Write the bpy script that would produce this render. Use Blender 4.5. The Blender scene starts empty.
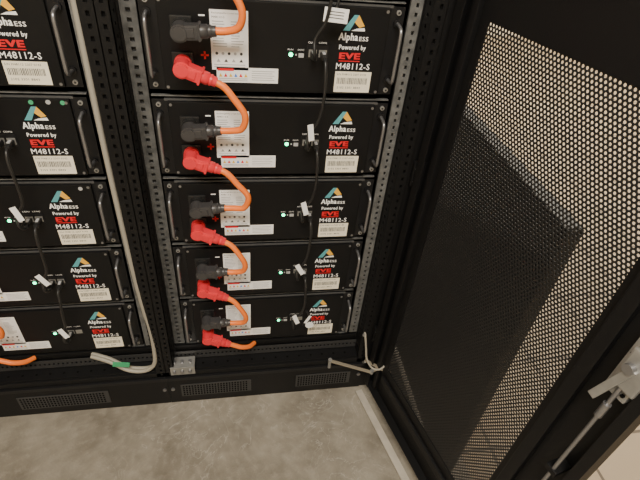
import bpy, bmesh, math, random
from mathutils import Vector, Matrix
random.seed(4)
ZO=0.222          # height of the lowest module's underside above the floor
W,H,P=0.482,0.173,0.189
RX=[0.0,-0.6]     # module origin of each rack
sc=bpy.context.scene

# ---------------------------------------------------------------- materials
def mat(name,col,rough=.5,metal=0,bump=0,bscale=200,var=0,vscale=8,emit=0,spec=None):
    m=bpy.data.materials.new(name); m.use_nodes=True
    nt=m.node_tree; b=nt.nodes['Principled BSDF']
    b.inputs['Base Color'].default_value=(*col,1); b.inputs['Roughness'].default_value=rough
    b.inputs['Metallic'].default_value=metal
    if spec is not None: b.inputs['Specular IOR Level'].default_value=spec
    tc=nt.nodes.new('ShaderNodeTexCoord')
    if emit:
        b.inputs['Emission Color'].default_value=(*col,1); b.inputs['Emission Strength'].default_value=emit
    if bump:
        n=nt.nodes.new('ShaderNodeTexNoise'); n.inputs['Scale'].default_value=bscale
        bp=nt.nodes.new('ShaderNodeBump'); bp.inputs['Strength'].default_value=bump; bp.inputs['Distance'].default_value=.001
        nt.links.new(tc.outputs['Object'],n.inputs['Vector']); nt.links.new(n.outputs['Fac'],bp.inputs['Height']); nt.links.new(bp.outputs['Normal'],b.inputs['Normal'])
    if var:
        n=nt.nodes.new('ShaderNodeTexNoise'); n.inputs['Scale'].default_value=vscale; n.inputs['Detail'].default_value=6
        r=nt.nodes.new('ShaderNodeValToRGB')
        r.color_ramp.elements[0].position=.3; r.color_ramp.elements[1].position=.7
        r.color_ramp.elements[0].color=(*[c*(1-var) for c in col],1); r.color_ramp.elements[1].color=(*[min(1,c*(1+var)) for c in col],1)
        nt.links.new(tc.outputs['Object'],n.inputs['Vector']); nt.links.new(n.outputs['Fac'],r.inputs['Fac']); nt.links.new(r.outputs['Color'],b.inputs['Base Color'])
    return m
M={}
M['black']=mat('black_powdercoat',(.0060,.0060,.0065),.45,bump=.25,bscale=900,var=.25,vscale=5,spec=.25)
M['frame']=mat('black_frame_paint',(.0060,.0060,.0065),.48,bump=.3,bscale=700,spec=.28)
M['ear']=mat('black_ear',(.009,.009,.010),.4,spec=.35)
M['vent']=mat('vent_plate',(.035,.035,.036),.45)
M['lid']=mat('lid_edge',(.10,.10,.10),.4,metal=.3)
M['galv']=mat('galvanised_steel',(.105,.108,.108),.5,metal=.4,var=.4,vscale=60)
M['galvr']=mat('galvanised_steel_light',(.17,.172,.17),.5,metal=.4,var=.3,vscale=60)
M['rhole']=mat('rail_hole_backing',(.022,.022,.022),.6)
M['steel']=mat('brushed_steel',(.40,.40,.39),.42,metal=.7,var=.15,vscale=40)
M['handle']=mat('handle_metal',(.30,.30,.31),.32,metal=.8)
M['white']=mat('label_white',(.92,.92,.91),.5)
M['cream']=mat('label_cream',(.90,.84,.68),.5)
M['txt']=mat('text_white',(.95,.95,.95),.5)
M['red']=mat('logo_red',(.72,.010,.02),.5)
M['ink']=mat('label_ink',(.04,.04,.04),.6)
M['ink2']=mat('label_ink_grey',(.42,.42,.42),.6)
M['teal']=mat('logo_teal',(.10,.36,.40),.5)
M['gold']=mat('logo_gold',(.85,.45,.05),.5)
M['orange']=mat('orange_cable',(.92,.20,.025),.45)
M['redp']=mat('red_connector',(.74,.035,.048),.34)
M['blkp']=mat('black_connector',(.045,.043,.044),.38)
M['socket']=mat('black_socket',(.014,.014,.014),.45)
M['cable']=mat('black_cable',(.016,.016,.016),.4)
M['grey']=mat('grey_cable',(.33,.305,.25),.5)
M['led']=mat('green_led',(.03,1,.40),.4,emit=9)
M['green']=mat('sticker_green',(.05,.40,.18),.6)
M['purple']=mat('sticker_purple',(.25,.14,.6),.6)
M['blue']=mat('sticker_blue',(.06,.22,.7),.6)
M['amber']=mat('icon_amber',(.75,.5,.05),.6)
M['arm']=mat('zinc_arm',(.38,.33,.25),.45,metal=.5)
M['lit_strip']=mat('lit_strip_beige',(.44,.40,.34),.6,var=.1,vscale=30)  # beige with the light on the floor put into its colour
M['dark']=mat('dark_inside',(.003,.003,.003),.7,spec=.1)
M['mesh']=mat('perforated_steel_black',(.016,.016,.016),.5,spec=.35)

# ---------------------------------------------------------------- builder
class MB:
    def __init__(s): s.v=[];s.f=[];s.m=[];s.names=[];s.sm=[]
    def mi(s,n):
        if n not in s.names: s.names.append(n)
        return s.names.index(n)
    def add(s,vs,fs,m,smooth=False):
        o=len(s.v); s.v+= [tuple(v) for v in vs]; k=s.mi(m)
        for f in fs: s.f.append(tuple(i+o for i in f)); s.m.append(k); s.sm.append(smooth)
    def box(s,x0,x1,y0,y1,z0,z1,m,bev=0,M4=None):
        bm=bmesh.new(); bmesh.ops.create_cube(bm,size=1)
        for v in bm.verts: v.co=Vector(((x0+x1)/2+v.co.x*(x1-x0),(y0+y1)/2+v.co.y*(y1-y0),(z0+z1)/2+v.co.z*(z1-z0)))
        if bev: bmesh.ops.bevel(bm,geom=bm.edges[:],offset=bev,segments=2,profile=.7,affect='EDGES')
        if M4: bmesh.ops.transform(bm,matrix=M4,verts=bm.verts)
        bm.verts.index_update()
        s.add([v.co.copy() for v in bm.verts],[[v.index for v in f.verts] for f in bm.faces],m); bm.free()
    def quad(s,x0,x1,z0,z1,y,m,t=.0004):
        s.box(x0,x1,y-t,y,z0,z1,m)
    def poly(s,pts,y,m):
        n=len(pts); s.add([(a,y,b) for a,b in pts],[list(range(n))],m)
    def tube(s,path,r,m,seg=12,sub=8,smooth=True,rs=None):
        P_=[Vector(p) for p in path]
        if sub>1 and len(P_)>2:
            Q=[]
            for i in range(len(P_)-1):
                a=P_[max(i-1,0)];b=P_[i];c=P_[i+1];d=P_[min(i+2,len(P_)-1)]
                for k in range(sub):
                    t=k/sub
                    Q.append(.5*((2*b)+(c-a)*t+(2*a-5*b+4*c-d)*t*t+(3*b-a-3*c+d)*t**3))
            Q.append(P_[-1]); P_=Q
        n=len(P_); vs=[];fs=[]
        up=None
        for i,p in enumerate(P_):
            t=(P_[min(i+1,n-1)]-P_[max(i-1,0)]).normalized()
            if up is None:
                up=Vector((0,0,1)) if abs(t.z)<.9 else Vector((1,0,0))
            x=(up-t*up.dot(t)).normalized(); y=t.cross(x); up=x
            rr=rs[i] if rs and len(rs)==n else r
            for k in range(seg):
                a=2*math.pi*k/seg; vs.append(p+x*math.cos(a)*rr+y*math.sin(a)*rr)
        for i in range(n-1):
            for k in range(seg):
                k2=(k+1)%seg; fs.append((i*seg+k,i*seg+k2,(i+1)*seg+k2,(i+1)*seg+k))
        s.add(vs,fs,m,smooth)
        s.add(vs[:seg]+vs[-seg:],[list(range(seg))[::-1],list(range(seg,2*seg))],m)
    def cyl(s,a,b,r,m,seg=16): s.tube([a,b],r,m,seg,1)
    def text(s,txt,x,z,w,h,y,m,bold=0.0):
        """flat lettering; bold = stroke thickening in metres (by offset copies)"""
        c=bpy.data.curves.new('t','FONT'); c.body=txt; c.size=1; c.resolution_u=2; c.extrude=0; c.space_character=1.08
        o=bpy.data.objects.new('t',c); sc.collection.objects.link(o)
        bpy.context.view_layer.update()
        me=o.evaluated_get(bpy.context.evaluated_depsgraph_get()).to_mesh()
        vs=[v.co.copy() for v in me.vertices]; fs=[list(p.vertices) for p in me.polygons]
        o.evaluated_get(bpy.context.evaluated_depsgraph_get()).to_mesh_clear()
        bpy.data.objects.remove(o); bpy.data.curves.remove(c)
        xs=[v.x for v in vs]; ys=[v.y for v in vs]
        a,b=min(xs),max(xs); c0,d=min(ys),max(ys)
        offs=[(0,0)] if not bold else [(0,0),(bold,0),(bold/2,bold/2),(0,bold*.6),(bold,bold*.6)]
        for i,(dx,dz) in enumerate(offs):
            s.add([(x+dx+(v.x-a)/(b-a)*(w-bold),y-i*.00002,z+dz+(v.y-c0)/(d-c0)*(h-bold*.6)) for v in vs],fs,m)
    def disc(s,x,z,r,y,m,seg=16):
        s.cyl((x,y+.0002,z),(x,y-.0008,z),r,m,seg)
    def strip(s,o,u,v,w,n,cell,hw,hh,m,th=.002):
        """perforated strip: o origin, u across unit, v along unit, width w, n cells of length cell, hole hw x hh"""
        o,u,v=Vector(o),Vector(u),Vector(v); nn=u.cross(v)*th
        for i in range(n):
            b=o+v*(i*cell)
            O=[b,b+u*w,b+u*w+v*cell,b+v*cell]
            c=b+u*w/2+v*cell/2
            I=[c-u*hw/2-v*hh/2,c+u*hw/2-v*hh/2,c+u*hw/2+v*hh/2,c-u*hw/2+v*hh/2]
            vs=O+I+[q-nn for q in O]+[q-nn for q in I]
            fs=[]
            for k in range(4):
                k2=(k+1)%4
                fs+= [(k,k2,4+k2,4+k),(8+k2,8+k,12+k,12+k2),(4+k,4+k2,12+k2,12+k)]
            fs+=[(1,9,10,2),(0,3,11,8)]
            s.add(vs,fs,m)
    def obj(s,name,loc=(0,0,0),parent=None,mw=None):
        me=bpy.data.meshes.new(name); me.from_pydata(s.v,[],s.f)
        for n in s.names: me.materials.append(M[n] if isinstance(n,str) else n)
        me.polygons.foreach_set('material_index',s.m); me.polygons.foreach_set('use_smooth',s.sm); me.update()
        o=bpy.data.objects.new(name,me); sc.collection.objects.link(o)
        if mw is not None: o.matrix_world=mw
        else: o.location=loc
        if parent: o.parent=parent
        return o

# ---------------------------------------------------------------- battery module
def build_module():
    b=MB()
    b.box(.024,.458,.011,.44,.001,H-.001,'black',.001)              # case
    b.box(0,W,.008,.011,.002,H-.002,'ear',.0005)                    # mounting ears
    b.box(.030,.452,-.0005+.0005,.010,.004,H-.004,'black',.0018)    # front fascia
    b.box(.024,.458,.0075,.0105,H-.005,H-.0005,'lid')               # lid lip
    for hx in (.0125,W-.0125):                                      # handles
        z0,z1=.034,.142
        b.tube([(hx,.008,z0),(hx,-.018,z0+.002),(hx,-.026,z0+.010),(hx,-.027,z0+.03),(hx,-.027,z1-.03),(hx,-.026,z1-.010),(hx,-.018,z1-.002),(hx,.008,z1)],.0036,'handle',10,4)
        for z in (z0,z1): b.cyl((hx,.008,z),(hx,.003,z),.0075,'ear')
        for z in (.012,H-.012):
            b.cyl((hx,.008,z),(hx,.0045,z),.0048,'steel',12); b.cyl((hx,.0045,z),(hx,.004,z),.0025,'ink',6)
    for fx in (.036,.446):
        for z in (.010,H-.010): b.cyl((fx,0,z),(fx,-.0012,z),.003,'handle',10)
    y=-.0006
    # specification sheet
    b.quad(.120,.188,.046,.152,0,'white')
    b.text('Rechargeable Li-ion battery',.124,.1445,.055,.0035,y,'ink')
    b.text('M48112-S',.124,.138,.022,.0035,y,'ink')
    z=.132
    for i in range(10):
        b.quad(.124,.124+random.uniform(.018,.027),z,z+.0013,-.0004,'ink2'); b.quad(.157,.157+random.uniform(.012,.024),z,z+.0013,-.0004,'ink2'); z-=.0048
    for i in range(5):
        b.disc(.130+i*.0112,.0765,.0027,-.0004,'ink2' if i%2 else 'ink',8)
    for i in range(4):
        b.poly([(.129+i*.014,.061),(.136+i*.014,.061),(.1325+i*.014,.067)],y-.0002,'ink' if i%2 else 'ink2')
    for i in range(2): b.quad(.124,.182,.0555-i*.004,.0566-i*.004,-.0004,'ink2')
    # warning strip
    b.quad(.128,.245,.022,.051,0,'white')
    b.quad(.130,.160,.0445,.0490,-.0004,'red')
    for i,c in enumerate(['amber','red','amber','blue','red','amber']):
        b.poly([(.132+i*.0095,.033),(.1385+i*.0095,.033),(.1352+i*.0095,.040)],y-.0002,c)
    for i in range(5): b.quad(.194,.238-.004*(i%2),.0445-i*.0042,.0456-i*.0042,-.0004,'ink2')
    for i in range(2): b.quad(.132,.186,.0290-i*.0035,.0302-i*.0035,-.0004,'ink2')
    # sockets
    for sx_,sz_,mm in ((.070,.121,'socket'),(.068,.058,'redp')):
        b.box(sx_-.019,sx_+.019,-.004,0,sz_-.019,sz_+.019,'socket',.002)
        b.cyl((sx_,0,sz_),(sx_,-.012,sz_),.016,mm,20); b.cyl((sx_,-.012,sz_),(sx_,-.018,sz_),.013,mm,20)
    b.quad(.101,.115,.0705,.0738,0,'red'); b.quad(.1064,.1096,.065,.079,0,'red')      # plus
    b.quad(.101,.112,.140,.1425,0,'txt')                                             # minus
    # comm area
    b.disc(.268,.079,.0040,0,'led'); b.disc(.278,.079,.0018,0,'ink2')
    b.text('RUN',.262,.087,.010,.003,y,'txt'); b.text('COM1  COM2',.300,.101,.036,.0035,y,'txt')
    b.box(.2985,.3395,-.0012,0,.072,.098,'ear')
    for px in (.302,.3215): b.box(px,px+.0155,-.0016,-.001,.076,.090,'steel')
    b.text('ON/OFF',.281,.087,.012,.003,y,'txt')
    b.quad(.283,.293,.074,.082,0,'ink2')
    # brand block
    lx,lz=.364,.127
    b.poly([(lx,lz),(lx+.013,lz),(lx+.028,lz+.028),(lx+.019,lz+.028)],y,'teal')
    b.poly([(lx+.021,lz+.015),(lx+.028,lz+.028),(lx+.041,lz+.009),(lx+.031,lz+.006)],y,'gold')
    b.poly([(lx+.016,lz),(lx+.043,lz),(lx+.041,lz+.006),(lx+.026,lz+.004)],y,'txt')
    b.text('Alpha',.357,.105,.038,.018,y,'txt',.0010); b.text('ESS',.3975,.109,.018,.0080,y,'txt',.0003)
    b.text('Powered by',.360,.0895,.053,.0115,y,'txt',.0004)
    b.text('EVE',.362,.0740,.042,.0125,y,'red',.0022)
    b.quad(.362,.404,.0695,.0712,0,'red')
    b.text('M48112-S',.358,.0545,.068,.0120,y,'txt',.0003)
    b.quad(.358,.432,.008,.050,0,'cream')
    b.text('S/N M48112 2207 0143',.361,.0425,.060,.0038,y,'ink')
    x=.363
    while x<.425:
        w=random.choice([.0006,.0010,.0014]); b.quad(x,x+w,.025,.0375,-.0004,'ink'); x+=w+random.choice([.0010,.0016])
    b.text('2102 3301 8843',.364,.0155,.048,.0042,y,'ink')
    return b
mod=build_module()
modme=None
def rowz(k): return P*(5-k)
for r in range(2):
    for k in range(0,6):
        if modme is None:
            o=mod.obj('battery_module'); modme=o.data
        else:
            o=bpy.data.objects.new('battery_module',modme); sc.collection.objects.link(o)
        o.location=(RX[r],0,ZO+rowz(k))

# ---------------------------------------------------------------- power cables with plugs
def plug(b,head,tip,m):
    """angled power plug: round head on the socket, barrel towards tip"""
    h,t=Vector(head),Vector(tip); d=(t-h).normalized(); L=(t-h).length
    b.cyl((h.x,-.0185,h.z),(h.x,h.y-.013,h.z),.0155,m,20)
    b.cyl((h.x,h.y-.013,h.z),(h.x,h.y-.016,h.z),.012,m,20)
    M4=Matrix.Translation(h)@d.to_track_quat('X','Z').to_matrix().to_4x4()
    b.box(0,L*.55,-.0115,.0115,-.0125,.0125,m,.004,M4)
    b.box(L*.12,L*.42,-.0135,.0135,-.008,.008,m,.002,M4)
    b.box(L*.50,L*.58,-.0135,.0135,-.0145,.0145,m,.003,M4)
    b.tube([h+d*L*.56,h+d*L*.75,h+d*L*.77,h+d*L],.0125,m,16,1,rs=[.0120,.0120,.0100,.0092])
    b.tube([h+d*L*.80,h+d*L*.86],.0110,m,16,1)
for r in range(2):
    ox=RX[r]
    for k in range(-1,6):
        b=MB(); zu=rowz(k); zl=rowz(k+1)
        jx=random.uniform(-.003,.003)
        rh=(ox+.068,-.032,zu+.058); rt=(ox+.128,-.040,zu+.036+jx)
        bh=(ox+.070,-.032,zl+.121); bt=(ox+.132,-.038,zl+.127+jx)
        if k>-1: plug(b,rh,rt,'redp')
        if k<5:
            plug(b,bh,bt,'blkp')
            st=Vector(rt); en=Vector(bt)
            b.tube([st-Vector((.012,-.002,-.004)),st+Vector((.012,-.004,-.006)),(ox+.158+jx,-.050,zu+.010),(ox+.178+jx*2,-.054,zu-.022+jx),(ox+.172+jx,-.050,zl+.138),en+Vector((.018,-.004,.002)),en-Vector((.010,0,0))],.0066,'orange',14,8)
        else:
            st=Vector(rt)
            b.tube([st-Vector((.012,-.002,-.004)),st+Vector((.015,0,-.008)),(ox+.160,-.040,zu+.018),(ox+.182,-.030,zu+.006),(ox+.198,-.010,zu-.004)],.0066,'orange',14,8)
        b.obj('power_cable',(0,0,ZO))

# ---------------------------------------------------------------- comm cables
def commcable(ox,k,off):
    b=MB(); z0=rowz(k); z1=rowz(k+1)
    a=Vector((ox+.3295,0,z0+.082)); c=Vector((ox+.310,0,z1+.082))
    for q in (a,c):
        b.box(q.x-.0055,q.x+.0055,-.020,-.002,q.z-.005,q.z+.005,'cable',.001)
        b.box(q.x-.0045,q.x+.0045,-.029,-.020,q.z-.004,q.z+.004,'cable',.001)
        b.box(q.x-.003,q.x+.003,-.018,-.006,q.z+.005,q.z+.0065,'ink2')
    b.tube([a+Vector((0,-.027,0)),a+Vector((0,-.038,-.006)),a+Vector((.001,-.046,-.03)),(ox+.326+off,-.046,z0+.005),(ox+.320+off,-.040,z1+.150),(ox+.307,-.036,z1+.120),(ox+.306,-.044,z1+.098),c+Vector((-.001,-.036,.001)),c+Vector((0,-.027,0))],.0032,'cable',8,6)
    return b
tagM=lambda x,y,z,ry,rx=0:Matrix.Translation((x,y,z))@Matrix.Rotation(math.radians(ry),4,'Y')@Matrix.Rotation(math.radians(rx),4,'Z')
for r in range(2):
    for k in range(0,5):
        b=commcable(RX[r],k,random.uniform(-.006,.006))
        zt=rowz(k+1)
        if (r,k) not in ((1,0),(0,0)):
            b.box(-.006,.006,-.0005,.0005,-.018,.018,'white',0,tagM(RX[r]+.311,-.045,zt+.128,(-12,-8,-15,-28,-20)[k],10))
        b.obj('network_cable',(0,0,ZO))
b=MB()
b.tube([(.34,-.02,1.06),(.352,-.035,1.0),(.358,-.035,.965),(.345,-.035,.95)],.0026,'cable',8,6)
b.box(-.022,.022,-.0005,.0005,-.012,.012,'white',0,tagM(.340,-.040,.918,4))
for i in range(3): b.box(-.018,.014,-.0009,-.0005,.005-i*.005,.0062-i*.005,'ink',0,tagM(.340,-.040,.918,4))
b.tube([(.345,-.035,.95),(.340,-.037,.93)],.0026,'cable',8,1)
b.obj('cable_label_tag',(0,0,ZO))
# white oval tag on the bottom module
b=MB(); 
b.tube([(.336,-.022,.078),(.347,-.036,.09),(.354,-.038,.12),(.340,-.032,.15)],.0026,'cable',8,6)
b.cyl((.352,-.0425,.098),(.352,-.041,.098),.012,'white',20); b.box(-.004,.004,-.0005,.0005,-.016,.016,'white',0,tagM(.345,-.042,.122,25))
b.obj('cable_label_tag',(0,0,ZO))
# round stickers on left rack
b=MB()
for k,xs in ((1,[(.400,.160,'purple'),(.418,.162,'green'),(.436,.160,'blue')]),(2,[(.385,.163,'green'),(.415,.164,'ink2'),(.440,.163,'green')]),(3,[(.43,.16,'ink2')])):
    for x,z,c in xs: b.cyl((RX[1]+x,0,rowz(k)+z),(RX[1]+x,-.0006,rowz(k)+z),.0045,c,14)
b.obj('round_stickers',(0,0,ZO))

# ---------------------------------------------------------------- racks
ZT=1.18; YF=-.045
def rack(ox):
    b=MB(); x0,x1=ox-.059,ox+.541
    zb=-.087
    # rails (galvanised, square holes)
    n=int((ZT+.0)/.0165)
    for a,w_,hw,mm in ((ox-.0315,.029,.008,'galv'),(ox+.4890,.027,.0055,'galvr')):
        b.strip((a,.004,0),(1,0,0),(0,0,1),w_,n,.0165,hw,.0075,mm,.002)
        b.box(a,a+w_,.010,.012,0,n*.0165,'rhole')
        e=a if a<ox else a+w_
        b.box(e-.001,e+.001,.004,.05,0,n*.0165,mm)
    # front posts (perforated black)
    for a,b_ in ((x0,x0+.024),(x1-.024,x1)):
        n2=int((ZT-zb)/.020)
        b.strip((a,YF,zb),(1,0,0),(0,0,1),.024,n2,.020,.006,.008,'frame',.002)
        b.box(a+.0005,b_-.0005,YF+.004,YF+.006,zb,ZT,'dark')
        inner=b_ if a==x0 else a
        b.strip((inner,YF,zb),(0,1,0),(0,0,1),.045,n2,.020,.010,.006,'frame',.002)
        outer=a if a==x0 else b_
        b.box(outer-.001,outer+.001,YF,.45,zb,ZT,'frame')
    # channel between post and rail
    for a,c in ((x0+.022,ox-.031),(ox+.513,x1-.022)):
        b.box(min(a,c),max(a,c),.0,.003,zb,ZT,'frame')
    # shelf lips between modules
    for k in range(0,6):
        z=rowz(k)
        b.box(ox+.0,ox+W,.012,.020,z-.0135,z-.0115,'galvr')
        b.box(ox+.0,ox+W,.020,.44,z-.0135,z-.0115,'ear')
    # bottom: perforated rail + flange
    b.box(ox-.035,ox+.517,.004,.02,-.030,-.012,'frame',.001)
    b.strip((ox-.035,-.004,-.062),(0,0,1),(1,0,0),.032,46,.012,.008,.006,'vent',-.002)
    b.box(ox-.035,ox+.517,.002,.004,-.062,-.03,'dark')
    b.box(x0,x1,YF,.45,zb,-.070,'frame',.001)
    b.box(x0+.02,x1-.02,YF+.006,-.002,-.070,-.0655,'frame',.001)
    for i in range(14): b.cyl((ox+.01+i*.036,-.022,-.0657),(ox+.01+i*.036,-.022,-.0650),.0035,'dark',10)
    # top, back
    b.box(x0,x1,YF,.45,ZT,ZT+.03,'frame',.001)
    b.box(x0,x1,.448,.452,zb,ZT,'frame')
    o=b.obj('battery_rack',(0,0,ZO))
    # plinth
    q=MB()
    q.box(x0,x1,YF-.001,.45,-ZO,-.092,'frame',.002)
    q.box(x0,x1,YF-.006,YF,-.104,-.092,'ear',.001)
    for g0,g1 in ((.035,.245),(.385,.560)) if ox==0 else ((.185,.430),(-.04,.1)):
        g0+=x0;g1+=x0
        q.box(g0,g1,YF-.003,YF-.001,-.190,-.132,'vent',.0005)
        nn=int((g1-g0-.012)/.0085)
        for i in range(nn):
            for j in range(5):
                xx=g0+.006+i*.0085; zz=-.185+j*.0102
                q.box(xx,xx+.0050,YF-.0034,YF-.003,zz,zz+.0065,'dark')
    for xx in (x0+.012,x1-.012): q.cyl((xx,YF-.001,-.150),(xx,YF-.005,-.150),.006,'handle',6)
    q.obj('plinth',(0,0,0),parent=o)
    return o
racks=[rack(x) for x in RX]
# right-hand side trim panel with hinges
b=MB()
b.box(.5415,.572,YF+.002,.45,-.087,ZT,'frame',.001)
b.box(.5415,.572,YF+.002,.45,-ZO,-.092,'frame',.001)
for z in (.05,.60,1.05):
    b.box(.545,.568,YF-.012,YF+.002,z-.03,z+.03,'frame',.002)
    b.cyl((.566,YF-.012,z-.035),(.566,YF-.012,z+.035),.006,'ear',14)
    for dz in (-.016,.016): b.cyl((.553,YF-.012,z+dz),(.553,YF-.0145,z+dz),.0042,'steel',10)
b.obj('side_panel',(0,0,0),parent=racks[0])
# steel joining bracket at the bottom between racks
b=MB()
b.box(-.045,.024,YF-.0045,YF-.0015,-.078,-.045,'steel',.001)
b.box(-.045,.024,YF-.003,-.01,-.049,-.046,'steel',.001)
for x in (-.034,-.012,.010):
    b.cyl((x,YF-.003,-.062),(x,YF-.009,-.062),.0055,'handle',6)
    b.cyl((x,-.028,-.046),(x,-.028,-.041),.0055,'handle',6)
b.obj('joining_bracket',(0,0,ZO))

# grey cable running down the left rack
b=MB()
for dx,dy in ((0,0),(.010,.010)):
    b.tube([(-.088+dx,-.03+dy,1.12),(-.090+dx,-.036+dy,.9),(-.093+dx,-.038+dy,.6),(-.088+dx,-.04+dy,.3),(-.080+dx,-.04+dy,.12),(-.079+dx,-.042+dy,.03),(-.086+dx,-.045+dy,-.025),(-.115+dx,-.045+dy,-.052),(-.16,-.04+dy,-.050),(-.21,-.022+dy,-.030),(-.26,-.006+dy,-.020)],.0058,'grey',12,8)
b.obj('grey_cable',(0,0,ZO))
b=MB()
b.box(-.022,.022,-.0005,.0005,-.010,.010,'green',0,tagM(-.172,-.048,-.012,12))
b.obj('cable_sleeve',(0,0,ZO))

# ---------------------------------------------------------------- door
a=math.radians(13.5)
DM=Matrix(((math.sin(a),math.cos(a),0,.572),(-math.cos(a),math.sin(a),0,YF-.012),(0,0,1,ZO),(0,0,0,1)))
S0,S1,MB0,MB1=.062,.478,-.035,.945
DW,DB,DT=.600,-.170,1.16
d=MB()
# perforated sheet, hexagonal pattern
pit=.0078; rh=pit*math.sqrt(3)/2; rad=.0025; seg=12; th=.0012
hexR=pit/math.sqrt(3)
vs=[];fs=[]
def hexpt(ang):
    k=ang%(math.pi/3)
    r=hexR*math.cos(math.pi/6)/math.cos(k if k<=math.pi/6 else k-math.pi/3)
    return r*math.cos(ang),r*math.sin(ang)
dirs=[2*math.pi*i/seg for i in range(seg)]
outer=[hexpt(t) for t in dirs]; inner=[(rad*math.cos(t),rad*math.sin(t)) for t in dirs]
nr=int((MB1-MB0)/rh); ncx=int((S1-S0)/pit)
for j in range(nr+1):
    for i in range(ncx+1):
        cx=S0+(i+.5*(j%2))*pit; cz=MB0+j*rh
        o=len(vs)
        vs+=[(cx+x,0,cz+z) for x,z in outer]+[(cx+x,0,cz+z) for x,z in inner]+[(cx+x,th,cz+z) for x,z in inner]+[(cx+x,th,cz+z) for x,z in outer]
        for k in range(seg):
            k2=(k+1)%seg
            fs.append((o+k,o+k2,o+seg+k2,o+seg+k)); fs.append((o+seg+k,o+seg+k2,o+2*seg+k2,o+2*seg+k)); fs.append((o+2*seg+k,o+2*seg+k2,o+3*seg+k2,o+3*seg+k))
d.add(vs,fs,'mesh')
door=d.obj('rack_door',mw=DM)
f=MB()
f.box(0,S0+.003,-.002,.002,DB,DT,'frame'); f.box(S1-.003,DW,-.002,.002,DB,DT,'frame')
f.box(S0,S1,-.002,.002,DB,MB0+.003,'frame'); f.box(S0,S1,-.002,.002,MB1-.003,DT,'frame')
f.box(0,.003,-.024,0,DB,DT,'frame'); f.box(DW-.003,DW,-.028,0,DB,DT,'frame')
f.box(0,DW,-.024,0,DB,DB+.003,'frame'); f.box(0,DW,-.024,0,DT-.003,DT,'frame')
f.box(DW-.018,DW,-.030,-.027,DB,DT,'frame',.001)
f.box(.0,.022,-.026,-.023,DB,DT,'frame',.001)
f.box(S1+.012,S1+.036,-.016,-.001,DB+.01,DT-.01,'frame',.003)
f.box(.026,.044,-.014,-.001,DB+.01,DT-.01,'frame',.003)
f.box(S0-.005,S1+.01,-.010,-.001,MB0-.06,MB0-.035,'frame',.003)
f.obj('door_frame',mw=Matrix()).parent=door
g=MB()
g.box(.0,DW,-.050,-.028,-.217,-.213,'lit_strip')  # added pale strip in place of a lit band of floor by the door
g.obj('lit_floor_strip').parent=door
h=MB()
sx=.560
h.box(sx-.018,sx+.018,-.030,-.004,.575,.70,'steel',.004)
h.box(sx-.012,sx+.024,-.038,-.030,.60,.67,'steel',.003)
h.cyl((sx,-.030,.690),(sx,-.040,.690),.006,'handle',14); h.cyl((sx,-.038,.64),(sx,-.046,.64),.008,'handle',16)
h.box(-.006,.006,-.003,.003,-.045,.045,'steel',.001,Matrix.Translation((sx-.006,-.041,.60))@Matrix.Rotation(math.radians(14),4,'Y'))
for z in (.588,.655,.694):
    for q in (-.011,.011): h.cyl((sx+q,-.030,z),(sx+q,-.033,z),.003,'dark',8)
h.cyl((sx+.004,-.034,.60),(sx+.004,-.034,-.15),.0034,'handle',12)
h.cyl((sx+.004,-.034,.70),(sx+.004,-.034,1.14),.0034,'handle',12)
h.cyl((sx+.004,-.034,.56),(sx+.004,-.034,.53),.006,'handle',12)
for z in (.36,.08,-.12,.95): h.box(sx-.008,sx+.014,-.039,-.002,z-.006,z+.006,'frame',.002)
h.obj('lock_mechanism').parent=door

# door stay arm
b=MB()
def bar(b,p,q,w,t,m):
    p,q=Vector(p),Vector(q); L=(q-p).length
    M4=Matrix.Translation(p)@(q-p).to_track_quat('X','Z').to_matrix().to_4x4()
    b.box(-.004,L+.004,-w/2,w/2,-t/2,t/2,m,.0008,M4)
bar(b,(.425,-.055,-.058),(.545,-.105,-.062),.010,.003,'arm')
bar(b,(.545,-.105,-.058),(.585,-.085,-.062),.010,.003,'arm')
bar(b,(.535,-.066,-.055),(.578,-.10,-.058),.010,.003,'arm')
for p in ((.425,-.055,-.058),(.545,-.105,-.060),(.585,-.085,-.060)): b.cyl(Vector(p)+Vector((0,0,-.006)),Vector(p)+Vector((0,0,.007)),.006,'steel',12)
b.cyl((.425,-.055,-.062),(.425,-.055,-.090),.005,'steel',10); b.cyl((.535,-.066,-.06),(.535,-.050,-.085),.004,'steel',10)
b.obj('door_stay_arm',(0,0,ZO))
b=MB()
b.tube([(.520,-.030,.055),(.522,-.050,.045),(.528,-.064,.0),(.533,-.075,-.035),(.548,-.095,-.055),(.570,-.105,-.050),(.588,-.098,-.035),(.592,-.090,-.028)],.0032,'grey',10,8)
b.cyl((.520,-.046,.045),(.520,-.050,.045),.006,'steel',12)
b.obj('earth_wire',(0,0,ZO))

# ---------------------------------------------------------------- black panel beyond the door
b=MB()
py0,py1=-.370,.42
b.box(.702,.725,py0,py1,-ZO+.03,.66,'frame',.003)
b.box(.697,.730,py0-.004,py0+.022,-ZO,.685,'frame',.003); b.box(.697,.730,py1-.02,py1+.005,-ZO,.685,'frame',.003)
b.box(.697,.730,py0,py1,.66,.687,'frame',.003)
b.obj('black_panel',(0,0,ZO))
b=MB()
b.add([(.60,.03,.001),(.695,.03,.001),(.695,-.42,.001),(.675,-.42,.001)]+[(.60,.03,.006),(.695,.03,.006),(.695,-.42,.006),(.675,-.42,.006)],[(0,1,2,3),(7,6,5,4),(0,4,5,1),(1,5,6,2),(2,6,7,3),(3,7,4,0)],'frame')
b.obj('black_floor_sheet')  # added black sheet, makes the floor between door and panel dark

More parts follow.
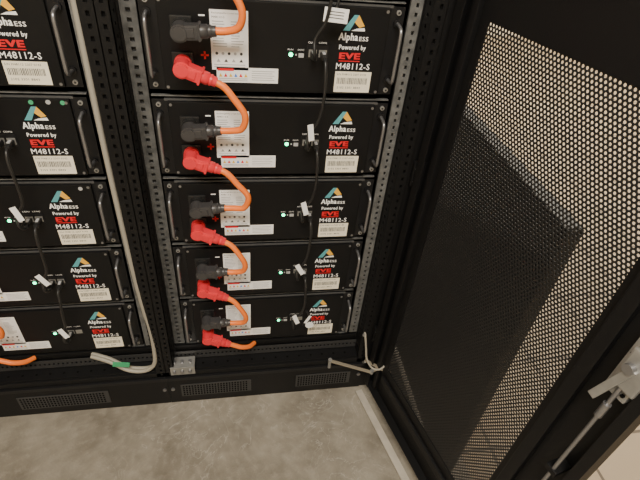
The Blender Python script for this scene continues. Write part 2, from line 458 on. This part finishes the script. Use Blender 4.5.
# ---------------------------------------------------------------- room
def nodes(m): 
    return m.node_tree.nodes, m.node_tree.links, m.node_tree.nodes['Principled BSDF']
fm=mat('floor_concrete_and_tile',(.4,.37,.32),.6)
N,L,B=nodes(fm)
tc=N.new('ShaderNodeTexCoord')
n1=N.new('ShaderNodeTexNoise'); n1.inputs['Scale'].default_value=5.5; n1.inputs['Detail'].default_value=12; n1.inputs['Roughness'].default_value=.68
r1=N.new('ShaderNodeValToRGB'); e=r1.color_ramp.elements; e[0].position=.34; e[0].color=(.150,.130,.100,1); e[1].position=.64; e[1].color=(.305,.275,.222,1)
n2=N.new('ShaderNodeTexNoise'); n2.inputs['Scale'].default_value=45; n2.inputs['Detail'].default_value=8; n2.inputs['Roughness'].default_value=.7
r2=N.new('ShaderNodeValToRGB'); e=r2.color_ramp.elements; e[0].position=.50; e[0].color=(0,0,0,1); e[1].position=.80; e[1].color=(.5,.5,.5,1)
n3=N.new('ShaderNodeTexNoise'); n3.inputs['Scale'].default_value=8; n3.inputs['Detail'].default_value=4; n3.inputs['Distortion'].default_value=2.5
r3=N.new('ShaderNodeValToRGB'); e=r3.color_ramp.elements; e[0].position=.485; e[0].color=(0,0,0,1); e[1].position=.5; e[1].color=(.45,.45,.45,1); q=e.new(.515); q.color=(0,0,0,1)
n4=N.new('ShaderNodeTexNoise'); n4.inputs['Scale'].default_value=3.1; n4.inputs['Detail'].default_value=2
r4=N.new('ShaderNodeValToRGB'); e=r4.color_ramp.elements; e[0].position=.50; e[0].color=(0,0,0,1); e[1].position=.60; e[1].color=(1,1,1,1)
mu=N.new('ShaderNodeMath'); mu.operation='MULTIPLY'
mx=N.new('ShaderNodeMix'); mx.data_type='RGBA'; mx.inputs['B'].default_value=(.40,.37,.31,1)
mx3=N.new('ShaderNodeMix'); mx3.data_type='RGBA'; mx3.inputs['B'].default_value=(.50,.47,.42,1)
bk=N.new('ShaderNodeTexBrick'); bk.offset=0; bk.inputs['Scale'].default_value=1; bk.inputs['Brick Width'].default_value=.30; bk.inputs['Row Height'].default_value=.30; bk.inputs['Mortar Size'].default_value=.005
bk.inputs['Color1'].default_value=(.31,.245,.165,1); bk.inputs['Color2'].default_value=(.34,.27,.185,1); bk.inputs['Mortar'].default_value=(.10,.075,.05,1)
sp=N.new('ShaderNodeSeparateXYZ'); gt=N.new('ShaderNodeMath'); gt.operation='GREATER_THAN'; gt.inputs[1].default_value=.80
m2=N.new('ShaderNodeMix'); m2.data_type='RGBA'
bp=N.new('ShaderNodeBump'); bp.inputs['Strength'].default_value=.2; bp.inputs['Distance'].default_value=.002
for n in (n1,n2,n3,n4,bk): L.new(tc.outputs['Object'],n.inputs['Vector'])
L.new(tc.outputs['Object'],sp.inputs[0]); L.new(sp.outputs['X'],gt.inputs[0])
L.new(n1.outputs['Fac'],r1.inputs['Fac']); L.new(n2.outputs['Fac'],r2.inputs['Fac']); L.new(n3.outputs['Fac'],r3.inputs['Fac']); L.new(n4.outputs['Fac'],r4.inputs['Fac'])
L.new(r3.outputs['Color'],mu.inputs[0]); L.new(r4.outputs['Color'],mu.inputs[1])
L.new(r1.outputs['Color'],mx.inputs['A']); L.new(r2.outputs['Color'],mx.inputs['Factor'])
L.new(mx.outputs['Result'],mx3.inputs['A']); L.new(mu.outputs[0],mx3.inputs['Factor'])
L.new(gt.outputs[0],m2.inputs['Factor']); L.new(mx3.outputs['Result'],m2.inputs['A']); L.new(bk.outputs['Color'],m2.inputs['B'])
L.new(m2.outputs['Result'],B.inputs['Base Color']); L.new(n2.outputs['Fac'],bp.inputs['Height']); L.new(bp.outputs['Normal'],B.inputs['Normal'])
M['floor']=fm; M['wall']=mat('wall_cream_paint',(.68,.62,.50),.8,bump=.2,bscale=120,var=.03); M['ceil']=mat('ceiling_white',(.75,.74,.70),.9,var=.02)
def room(name,x0,x1,y0,y1,z0,z1,m):
    b=MB(); b.box(x0,x1,y0,y1,z0,z1,m); return b.obj(name)
X0,X1,Y0,Y1,ZC=-2.6,4.6,-3.2,4.2,2.7
room('floor',X0,X1,Y0,Y1,-.05,0,'floor')
room('ceiling',X0,X1,Y0,Y1,ZC,ZC+.05,'ceil')
room('wall_left',X0-.05,X0,Y0,Y1,0,ZC,'wall'); room('wall_right',X1,X1+.05,Y0,Y1,0,ZC,'wall')
room('wall_back',X0,X1,Y1,Y1+.05,0,ZC,'wall'); room('wall_front',X0,X1,Y0-.05,Y0,0,ZC,'wall')
M['lampe']=mat('lamp_diffuser',(1,.95,.86),.5,emit=2.5)
def lamp(x,y,sx,sy,pw):
    b=MB(); b.box(x-sx/2,x+sx/2,y-sy/2,y+sy/2,ZC-.035,ZC-.001,'white',.004); b.box(x-sx/2+.02,x+sx/2-.02,y-sy/2+.02,y+sy/2-.02,ZC-.038,ZC-.035,'lampe')
    b.obj('unseen_ceiling_light')
    l=bpy.data.lights.new('unseen_ceiling_lamp','AREA'); l.shape='RECTANGLE'; l.size=sx-.05; l.size_y=sy-.05; l.energy=pw; l.color=(1,.92,.80)
    o=bpy.data.objects.new('unseen_ceiling_lamp',l); sc.collection.objects.link(o); o.location=(x,y,ZC-.045)
lamp(-.1,-1.5,1.2,.6,96); lamp(2.8,1.6,1.2,1.2,135); lamp(2.6,3.3,1.2,.6,90)  # lamps out of view; the last two are added to brighten the tiled floor
w=bpy.data.worlds.new('world'); sc.world=w; w.use_nodes=True; w.node_tree.nodes['Background'].inputs[0].default_value=(.6,.6,.6,1); w.node_tree.nodes['Background'].inputs[1].default_value=.3

# ---------------------------------------------------------------- camera
f_,yaw,pit_,roll,cx,cy,cz=473.2031,0.224,0.6755,0.1103,0.1556,-0.9177,1.1295
fw=Vector((math.sin(yaw)*math.cos(pit_),math.cos(yaw)*math.cos(pit_),-math.sin(pit_))); rt=Vector((math.cos(yaw),-math.sin(yaw),0)); up=rt.cross(fw)
c,s=math.cos(roll),math.sin(roll); R_=c*rt+s*up; U_=-s*rt+c*up
cam=bpy.data.cameras.new('camera'); co=bpy.data.objects.new('camera',cam); sc.collection.objects.link(co)
cam.sensor_width=36; cam.lens=f_/640*36; cam.clip_start=.02
co.matrix_world=Matrix(((R_.x,U_.x,-fw.x,cx),(R_.y,U_.y,-fw.y,cy),(R_.z,U_.z,-fw.z,cz+ZO),(0,0,0,1)))
sc.camera=co
